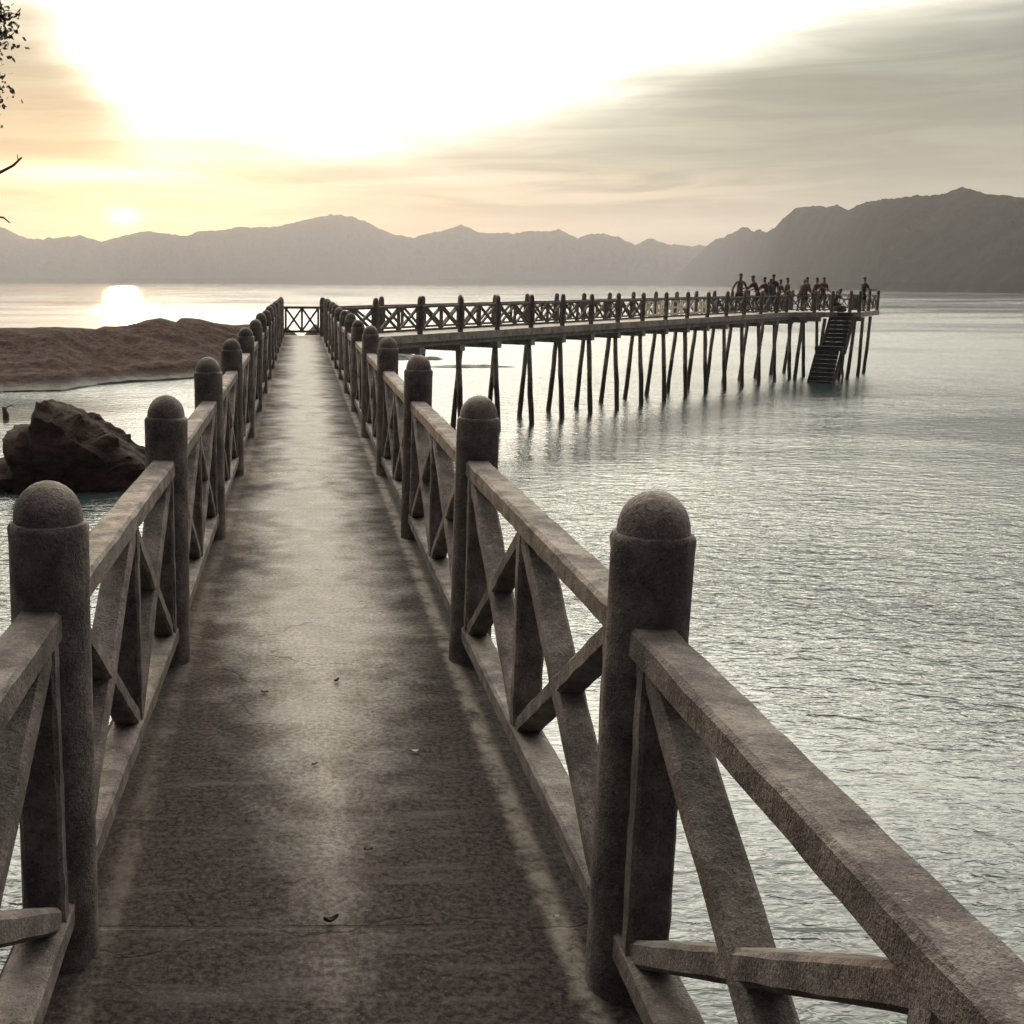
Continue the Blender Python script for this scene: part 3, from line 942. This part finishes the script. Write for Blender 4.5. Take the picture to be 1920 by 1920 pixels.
limb([(-9.9, 4.9, 3.0), (-8.6, 7.0, 4.3), (-6.9, 9.6, 5.0), (-5.2, 12.2, 5.2)], .19, .05)
limb([(-9.5, 5.0, 4.4), (-7.2, 3.6, 6.0), (-4.6, 2.0, 7.0), (-2.0, 0.5, 7.4)], .18, .05)
limb([(-9.2, 5.0, 6.0), (-9.8, 7.5, 7.4), (-9.6, 10.2, 8.2)], .16, .05)
limb([(-9.4, 5.0, 5.0), (-11.8, 4.0, 6.6), (-13.8, 3.4, 7.4)], .16, .05)
limb([(-9.2, 5.0, 6.2), (-7.6, 1.4, 8.0), (-6.0, -2.4, 8.6), (-2.5, -4.5, 8.4)], .16, .05)
# bare twigs below the crown
limb([(-5.6, 13.6, 2.9), (-4.4, 13.9, 2.58), (-3.6, 14.0, 2.66), (-3.36, 14.0, 2.78), (-3.26, 14.0, 2.87)], .030, .010, 'twig')
limb([(-3.30, 14.0, 2.82), (-3.31, 14.0, 2.90)], .008, .004, 'twig')
limb([(-5.4, 13.4, 2.5), (-4.2, 13.8, 2.26), (-3.5, 14.0, 2.20), (-3.43, 14.0, 2.14)], .020, .007, 'twig')
limb([(-6.3, 10.8, 5.1), (-5.9, 12.6, 4.0), (-5.6, 13.6, 2.9), (-5.4, 13.4, 2.5)], .06, .028, 'branch')
for (q0, q1) in (((-5.6, 13.6, 4.6), (-3.6, 14.05, 4.2)), ((-5.6, 13.6, 4.2), (-3.75, 14.0, 3.7)), ((-5.2, 13.8, 4.0), (-3.85, 14.0, 3.15)), ((-5.6, 13.6, 4.9), (-3.6, 14.1, 4.8))):
    a_, b_ = Vector(q0), Vector(q1)
    limb([a_, a_.lerp(b_, .35) + Vector((0, 0, .08)), a_.lerp(b_, .7) + Vector((0, 0, .06)), b_], .03, .006, 'twig')
def crown():
    rr = random.Random(11)
    lobes = [(-8.6, 8.6, 6.3, 3.0, 4.2, 2.3), (-6.9, 12.6, 5.2, 2.7, 2.6, 1.7), (-5.12, 14.1, 4.70, 1.75, 1.1, 0.95), (-4.44, 14.0, 4.75, 1.0, .8, .70), (-4.16, 14.2, 4.35, .72, .7, .50), (-4.06, 14.0, 3.70, .48, .5, .38), (-4.46, 14.1, 5.1, 1.05, .8, .5), (-9.8, 4.0, 8.0, 4.2, 3.6, 2.2), (-5.0, 1.8, 7.6, 3.4, 3.2, 1.5), (-1.6, -0.4, 8.0, 3.2, 2.8, 1.4), (-3.0, -4.6, 8.8, 3.8, 3.2, 1.6), (-13.4, 3.6, 7.6, 2.6, 2.6, 1.7), (-9.8, 11.2, 8.4, 2.6, 2.4, 1.6)]
    V, Fc = [], []
    def leaf(p, L):
        d = Vector((rr.gauss(0, 1), rr.gauss(0, 1), rr.gauss(-.5, .7))).normalized()
        s = d.cross(Vector((rr.gauss(0, 1), rr.gauss(0, 1), rr.gauss(0, 1)))).normalized() * (L * rr.uniform(.20, .30))
        i = len(V)
        tip = p + d * L; midp = p + d * (L * .45)
        V.extend([p, midp + s, tip, midp - s])
        Fc.append((i, i + 1, i + 2)); Fc.append((i, i + 2, i + 3))
    for (x, y, z, rx, ry, rz_) in lobes:
        ncl = max(int(46 * (rx * ry + ry * rz_ + rx * rz_) / 6), 34) * (3 if y > 13.7 else 1)
        for _ in range(ncl):
            v = Vector((rr.gauss(0, 1), rr.gauss(0, 1), rr.gauss(0, 1))).normalized()
            f_ = rr.uniform(.35, 1.0) ** .5
            c = Vector((x + v.x * rx * f_, y + v.y * ry * f_, z + v.z * rz_ * f_))
            g = .34 + .2 * rr.random()
            small = y > 13.7
            if small: g *= .45
            for _k in range(rr.randint(30, 60) if small else rr.randint(22, 44)):
                q = c + Vector((rr.gauss(0, g * .6), rr.gauss(0, g * .6), rr.gauss(0, g * .45)))
                leaf(q, rr.uniform(.05, .10) if small else rr.uniform(.10, .20))
    # drooping sprays at the tip
    for (x, y, z) in [(-3.75, 14.0, 3.55), (-3.6, 14.1, 3.75), (-3.72, 14, 3.30), (-3.8, 14, 3.1), (-3.66, 14.1, 3.42)]:
        for _k in range(26):
            leaf(Vector((x + .02 + rr.gauss(0, .09), y + rr.gauss(0, .2), z + rr.gauss(0, .09))), rr.uniform(.05, .10))
    return mesh('crown', [v - TB for v in V], Fc)
crown_me = crown()
obj('crown', crown_me, LEAF, tree)
tag(tree, 'dark leafy tree reaching into the picture at top left', 'tree')

# ------------------------------------------------------------------ things lying on the deck
LEAFD = flat('dead_leaf', (0.035, 0.026, 0.020), 0.8, 0.4, 60)
LEAFL = flat('pale_litter', (0.40, 0.36, 0.28), 0.8, 0.2, 60)
def litter(x, y, L, rz, label, material, curl=.012, name='fallen_leaf'):
    L *= .72; curl *= .7
    V, Fc = [], []
    N = 8
    for i in range(N + 1):
        u = i / N
        w = L * .24 * math.sin(math.pi * min(1, u * .96 + .03)) ** .8
        z = .003 + curl * (abs(u - .5) * 2) ** 1.5
        V += [(L * (u - .5), -w, z + curl * .9), (L * (u - .5), 0, z), (L * (u - .5), w, z + curl * .7)]
    for i in range(N):
        a = i * 3
        Fc += [(a, a + 1, a + 4, a + 3), (a + 1, a + 2, a + 5, a + 4)]
    top = len(V)
    V += [(v[0], v[1], v[2] + .0015) for v in V[:top]]
    Fc += [tuple(reversed([q + top for q in f])) for f in Fc[:]]
    o = obj(name, fix_normals(mesh(name, V, Fc, True)), material, None, (x, y, 0.002), (0, 0, rz))
    tag(o, label, 'leaf', 'litter on the walkway')
litter(-0.007, 2.524, .052, .35, 'curled dark leaf on the deck nearest the viewer', LEAFD, .014)
litter(0.101, 2.879, .034, .1, 'small dark leaf just past the curled one', LEAFD, .006)
litter(-0.21, 4.101, .040, -.1, 'dark leaf on the deck towards the left railing', LEAFD, .006)
litter(-0.034, 3.442, .030, .5, 'tiny dark leaf in the middle of the walkway', LEAFD, .005)
litter(0.29, 3.545, .045, .1, 'pale scrap on the deck towards the right railing', LEAFL, .005, 'scrap')
litter(0.53, 2.542, .026, .2, 'tiny pale scrap beside the nearest right post', LEAFL, .004, 'scrap')
litter(0.058, 4.221, .050, 1.0, 'thin brown leaf farther along the middle of the deck', LEAFD, .008)

# ------------------------------------------------------------------ people at the end of the pier
SKIN = flat('skin', (0.11, 0.062, 0.043), 0.6, 0.1)
HAIR = flat('black_hair', (0.015, 0.012, 0.011), 0.6, 0.2)
def cloth(name, c): return flat(name, tuple(v * .6 for v in c), 0.9, 0.2, 20)
BLUE = cloth('blue_cloth', (0.10, 0.17, 0.20)); DARK = cloth('dark_cloth', (0.028, 0.025, 0.030)); BROWN = cloth('brown_cloth', (0.16, 0.085, 0.045))
CREAM = cloth('cream_cloth', (0.50, 0.42, 0.30)); RED = cloth('maroon_cloth', (0.12, 0.035, 0.035)); OLIVE = cloth('olive_cloth', (0.10, 0.09, 0.05))

def skin_mesh(name, verts, edges, rads, material, parent=None, root=0, loc=None, rot=None):
    me = bpy.data.meshes.new(name)
    me.from_pydata([tuple(v) for v in verts], edges, [])
    o = obj(name, me, material, parent, loc, rot)
    md = o.modifiers.new('skin', 'SKIN')
    md.use_smooth_shade = True
    if not me.skin_vertices:
        with bpy.context.temp_override(object=o, active_object=o):
            bpy.ops.mesh.customdata_skin_add()
    for i, r_ in enumerate(rads):
        sv = me.skin_vertices[0].data[i]
        sv.radius = r_ if isinstance(r_, tuple) else (r_, r_)
        sv.use_root = (i == root)
    s_ = o.modifiers.new('subsurf', 'SUBSURF')
    s_.levels = 1; s_.render_levels = 1
    return o

def person(x, y, z, face, label, h=1.68, lean=0.0, side=0.0, arms=None, crouch=0.0, shirt=None, shorts=DARK, hat=None, head_turn=0.0):
    """face: heading in degrees (0 = away from the viewer); lean: forward bend in degrees; arms: two (shoulder pitch, spread, elbow) in degrees"""
    k = h / 1.70
    lv = R(lean); sv = R(side)
    hip_z = .90 - .42 * crouch
    P = [Vector((0, 0, hip_z))]
    def spine(d):
        return Vector((math.sin(sv) * d, math.sin(lv) * d, hip_z + math.cos(lv) * d))
    P += [spine(.16), spine(.34), spine(.47), spine(.545)]           # 1 waist 2 chest 3 collar 4 neck
    hd = Vector((0, math.sin(lv * .6), math.cos(lv * .6)))
    P += [P[4] + hd * .08, P[4] + hd * .165, P[4] + hd * .235]        # 5 jaw 6 brow 7 crown
    P += [P[4] + hd * .115 + Vector((math.sin(R(head_turn)) * .1, math.cos(R(head_turn)) * .10, 0))]   # 8 nose
    E_ = [(0, 1), (1, 2), (2, 3), (3, 4), (4, 5), (5, 6), (6, 7), (5, 8)]
    rad = [(.135, .10), (.12, .085), (.15, .10), (.10, .075), .052, .068, .080, .045, .014]
    arms = arms or ((5, 8, 12), (5, 8, 12))
    arm_ids = []
    for s_, (pit, spr, elb) in zip((-1, 1), arms):
        sh = P[3] + Vector((s_ * .175, 0, -.035))
        a1 = R(pit) + lv * .4; sp = R(spr)
        d1 = Vector((s_ * math.sin(sp), math.sin(a1) * math.cos(sp), -math.cos(a1) * math.cos(sp)))
        el = sh + d1 * .29
        a2 = a1 + R(elb)
        d2 = Vector((s_ * math.sin(sp) * .5, math.sin(a2), -math.cos(a2))).normalized()
        wr = el + d2 * .25
        pm = wr + d2 * .07
        i0 = len(P)
        P += [sh, el, wr, pm]; rad += [.062, .043, .030, (.036, .020)]
        E_ += [(3, i0), (i0, i0 + 1), (i0 + 1, i0 + 2), (i0 + 2, i0 + 3)]
        arm_ids.append((i0, i0 + 1))
        u = d2.cross(Vector((s_, 0.2, 0))).normalized()
        for f_, ln in zip((-.03, -.01, .01, .03), (.065, .085, .08, .06)):
            j = len(P)
            P.append(pm + u * f_ + d2 * ln * .6); P.append(pm + u * f_ + d2 * ln + Vector((-s_ * .02, 0, 0)))
            rad += [.009, .008]; E_ += [(i0 + 3, j), (j, j + 1)]
        j = len(P)
        P.append(wr + u * .05 + d2 * .06); rad.append(.010); E_.append((i0 + 2, j))
    leg_ids = []
    for s_ in (-1, 1):
        hp = Vector((s_ * .095, 0, hip_z - .07))
        kn = Vector((s_ * .12, .05 + .38 * crouch, .48 - .06 * crouch))
        an = Vector((s_ * .13, -.02, .08))
        to = Vector((s_ * .15, .16, .03))
        he = Vector((s_ * .13, -.05, .03))
        i0 = len(P)
        P += [hp, kn, an, to, he]; rad += [.092, .060, .042, (.045, .028), .032]
        E_ += [(0, i0), (i0, i0 + 1), (i0 + 1, i0 + 2), (i0 + 2, i0 + 3), (i0 + 2, i0 + 4)]
        leg_ids.append((i0, i0 + 1))
    P = [p * k for p in P]
    rad = [tuple(q * k for q in r_) if isinstance(r_, tuple) else r_ * k for r_ in rad]
    body = skin_mesh('person', P, E_, rad, SKIN, None, 0, (x, y, z), (0, 0, -R(face)))
    # clothes
    def grow(r_, f): return tuple(q * f for q in r_) if isinstance(r_, tuple) else r_ * f
    i_l, i_r = leg_ids
    vs = [P[0], P[i_l[0]], P[i_l[0]].lerp(P[i_l[1]], .8), P[i_r[0]], P[i_r[0]].lerp(P[i_r[1]], .8), P[0].lerp(P[1], .5)]
    skin_mesh('shorts', vs, [(0, 1), (1, 2), (0, 3), (3, 4), (0, 5)], [grow(rad[0], 1.12), .112 * k, .095 * k, .112 * k, .095 * k, grow(rad[1], 1.14)], shorts, body)
    if shirt:
        vs = [P[0], P[1], P[2], P[3]]; ee = [(0, 1), (1, 2), (2, 3)]
        rr_ = [grow(rad[0], 1.16), grow(rad[1], 1.22), grow(rad[2], 1.12), grow(rad[3], 1.12)]
        for (a_, b_) in arm_ids:
            j = len(vs)
            vs += [P[a_], P[a_].lerp(P[b_], .7)]; ee += [(3, j), (j, j + 1)]; rr_ += [.078 * k, .068 * k]
        skin_mesh('shirt', vs, ee, rr_, shirt, body)
    # hair or cap follows the skull
    hp_ = P[6].lerp(P[7], .35) - Vector((0, .012, 0))
    V, Fc = [], []
    NA, NR = 14, 6
    for i in range(NR + 1):
        th = R(8 + 92 * i / NR)
        for q in range(NA):
            an = 2 * math.pi * q / NA
            low_ = 1.0 if math.sin(an) < .35 else .82
            V.append(hp_ + Vector((.088 * k * math.sin(th * low_) * math.cos(an), .098 * k * math.sin(th * low_) * math.sin(an), .092 * k * math.cos(th * low_))))
    for i in range(NR):
        for q in range(NA):
            q2 = (q + 1) % NA
            Fc.append((i * NA + q, i * NA + q2, (i + 1) * NA + q2, (i + 1) * NA + q))
    Fc.append(tuple(range(NA))); Fc.append(tuple(range(NR * NA, NR * NA + NA)))
    if hat:
        j = len(V)
        for q in range(9):
            an = R(20 + 140 * q / 8)
            V.append(hp_ + Vector((.085 * k * math.cos(an), .09 * k * math.sin(an), 0)))
            V.append(hp_ + Vector((.09 * k * math.cos(an), .17 * k * math.sin(an), -.015)))
        for q in range(8): Fc.append((j + 2 * q, j + 2 * q + 1, j + 2 * q + 3, j + 2 * q + 2))
    obj('cap' if hat else 'hair', fix_normals(mesh('hair', V, Fc, True)), hat or HAIR, body)
    tag(body, label, 'person', 'people at the end of the pier')
    return body

ZP = .095
person(20.14, 54.58, ZP, 185, 'shirtless man standing apart, arms spread, leftmost of the people', 1.82, 2, 0, ((-6, 24, 14), (-6, 24, 14)), shorts=DARK)
person(21.70, 56.40, ZP, -60, 'tallest head in the huddle, leaning left over the railing', 1.80, 24, 0, ((45, 10, 20), (40, 5, 10)), shirt=RED)
person(22.25, 56.65, ZP, -50, 'person in maroon top bent beside the tall leaning one', 1.70, 16, 0, ((50, 12, 20), (50, 5, 10)), shirt=RED, shorts=OLIVE)
person(22.55, 57.10, ZP, 175, 'person in blue shirt in the middle of the huddle', 1.60, 0, 0, ((8, 8, 12), (8, 8, 12)), shirt=BLUE)
person(22.98, 57.87, ZP, 20, 'person with dark hair standing behind the blue shirt', 1.82, 4, 0, ((20, 10, 50), (10, 10, 30)), shirt=DARK)
person(23.36, 58.10, ZP, 80, 'person in tan top at the right of the huddle', 1.58, 8, 0, ((20, 12, 60), (20, 12, 60)), shirt=BROWN)
person(23.98, 58.75, ZP, 95, 'person looking right beside the landing post', 1.66, 6, 0, ((10, 14, 40), (10, 14, 40)), shirt=OLIVE)
person(24.93, 59.20, .105, 60, 'person in pale cap stooping over the landing', 1.66, 22, 0, ((40, 10, 10), (30, 10, 10)), shirt=BROWN, hat=CREAM)
person(25.36, 59.7, .105, 85, 'person in brown top behind the stooping one', 1.70, 6, 0, ((30, 10, 20), (20, 10, 40)), shirt=BROWN)
person(25.62, 59.3, .105, 90, 'person reaching a hand out to a landing post', 1.68, 12, 0, ((52, 6, 2), (58, 6, 2)), shirt=OLIVE)
person(26.18, 59.5, .105, 170, 'person with elbows out standing alone on the landing', 1.68, 0, 0, ((-25, 32, 80), (-25, 32, 80)), shirt=RED)
person(26.28, 58.5, .105, 120, 'person crouching below the one with elbows out', 1.60, 30, 0, ((40, 10, 40), (40, 10, 40)), crouch=1.0, shirt=DARK)
angler = person(27.98, 59.0, .105, 80, 'person holding a fishing rod at the right end of the landing', 1.70, 2, 0, ((38, 6, 45), (38, 6, 45)), shirt=DARK)

# the rod in the angler's hands, a bag and a bucket on the landing
ROD = flat('dark_rod', (0.03, 0.025, 0.02), 0.4, 0.1)
rod = empty('fishing_rod', (28.35, 59.05, 1.16))
V, Fc = tube([(-.30, 0, -.06), (.0, 0, .0), (.05, 0, .01)], [.014, .016, .012], 8)
obj('handle', fix_normals(mesh('handle', V, Fc, True)), ROD, rod)
V, Fc = tube([(.05, 0, .01), (.4, .02, .11), (.75, .03, .20), (1.0, .04, .24)], [.009, .007, .005, .003], 6)
obj('blank', fix_normals(mesh('blank', V, Fc, True)), ROD, rod)
obj('reel', lathe('reel', [(.01, -.02), (.028, -.015), (.028, .015), (.01, .02)], 12), ROD, rod, (-.05, 0, -.05), (R(90), 0, 0))
tag(rod, 'thin fishing rod held out by the person at the right end', 'fishing rod')

BAG = cloth('brown_bag', (0.14, 0.06, 0.045))
def bag(x, y, z):
    bm = bmesh.new()
    bmesh.ops.create_icosphere(bm, subdivisions=3, radius=1)
    for v in bm.verts:
        nv = fbm(v.co * 1.6, 3)
        v.co = Vector((v.co.x * .30, v.co.y * .18, max(-.14, v.co.z * .17) + .14)) * (1 + .16 * nv)
        v.co.z = max(0.0, v.co.z)
    me = bpy.data.meshes.new('bag_body'); bm.to_mesh(me); bm.free()
    root = empty('bag', (x, y, z))
    obj('bag_body', me, BAG, root)
    V, Fc = tube([(-.15, 0, .25), (-.10, 0, .37), (.02, 0, .40), (.12, 0, .35), (.16, 0, .24)], [.014] * 5, 6)
    obj('strap', fix_normals(mesh('strap', V, Fc, True)), BAG, root)
    tag(root, 'slumped brown bag on the landing at the head of the stair', 'bag')
bag(26.75, 58.6, .108)

# ------------------------------------------------------------------ haze over the bay
hv = bpy.data.materials.new('haze_air')
hv.use_nodes = True
hn = NT(hv.node_tree)
ho = hn.node('ShaderNodeOutputMaterial')
pv = hn.node('ShaderNodeVolumePrincipled')
pv.inputs['Color'].default_value = (0.92, 0.89, 0.92, 1)
pv.inputs['Density'].default_value = 0.00013
pv.inputs['Anisotropy'].default_value = 0.40
hn.t.links.new(pv.outputs[0], ho.inputs['Volume'])
HX, HY0, HY1, HZ0, HZ1 = 4200, -300, 4300, WATER_Z - 4.0, 215
hz = obj('haze', prism('haze', [(-HX, HY0), (HX, HY0), (HX, HY1), (-HX, HY1)], HZ0, HZ1), hv)
hz['kind'] = 'stuff'
hz['label'] = 'thin evening haze over the bay'
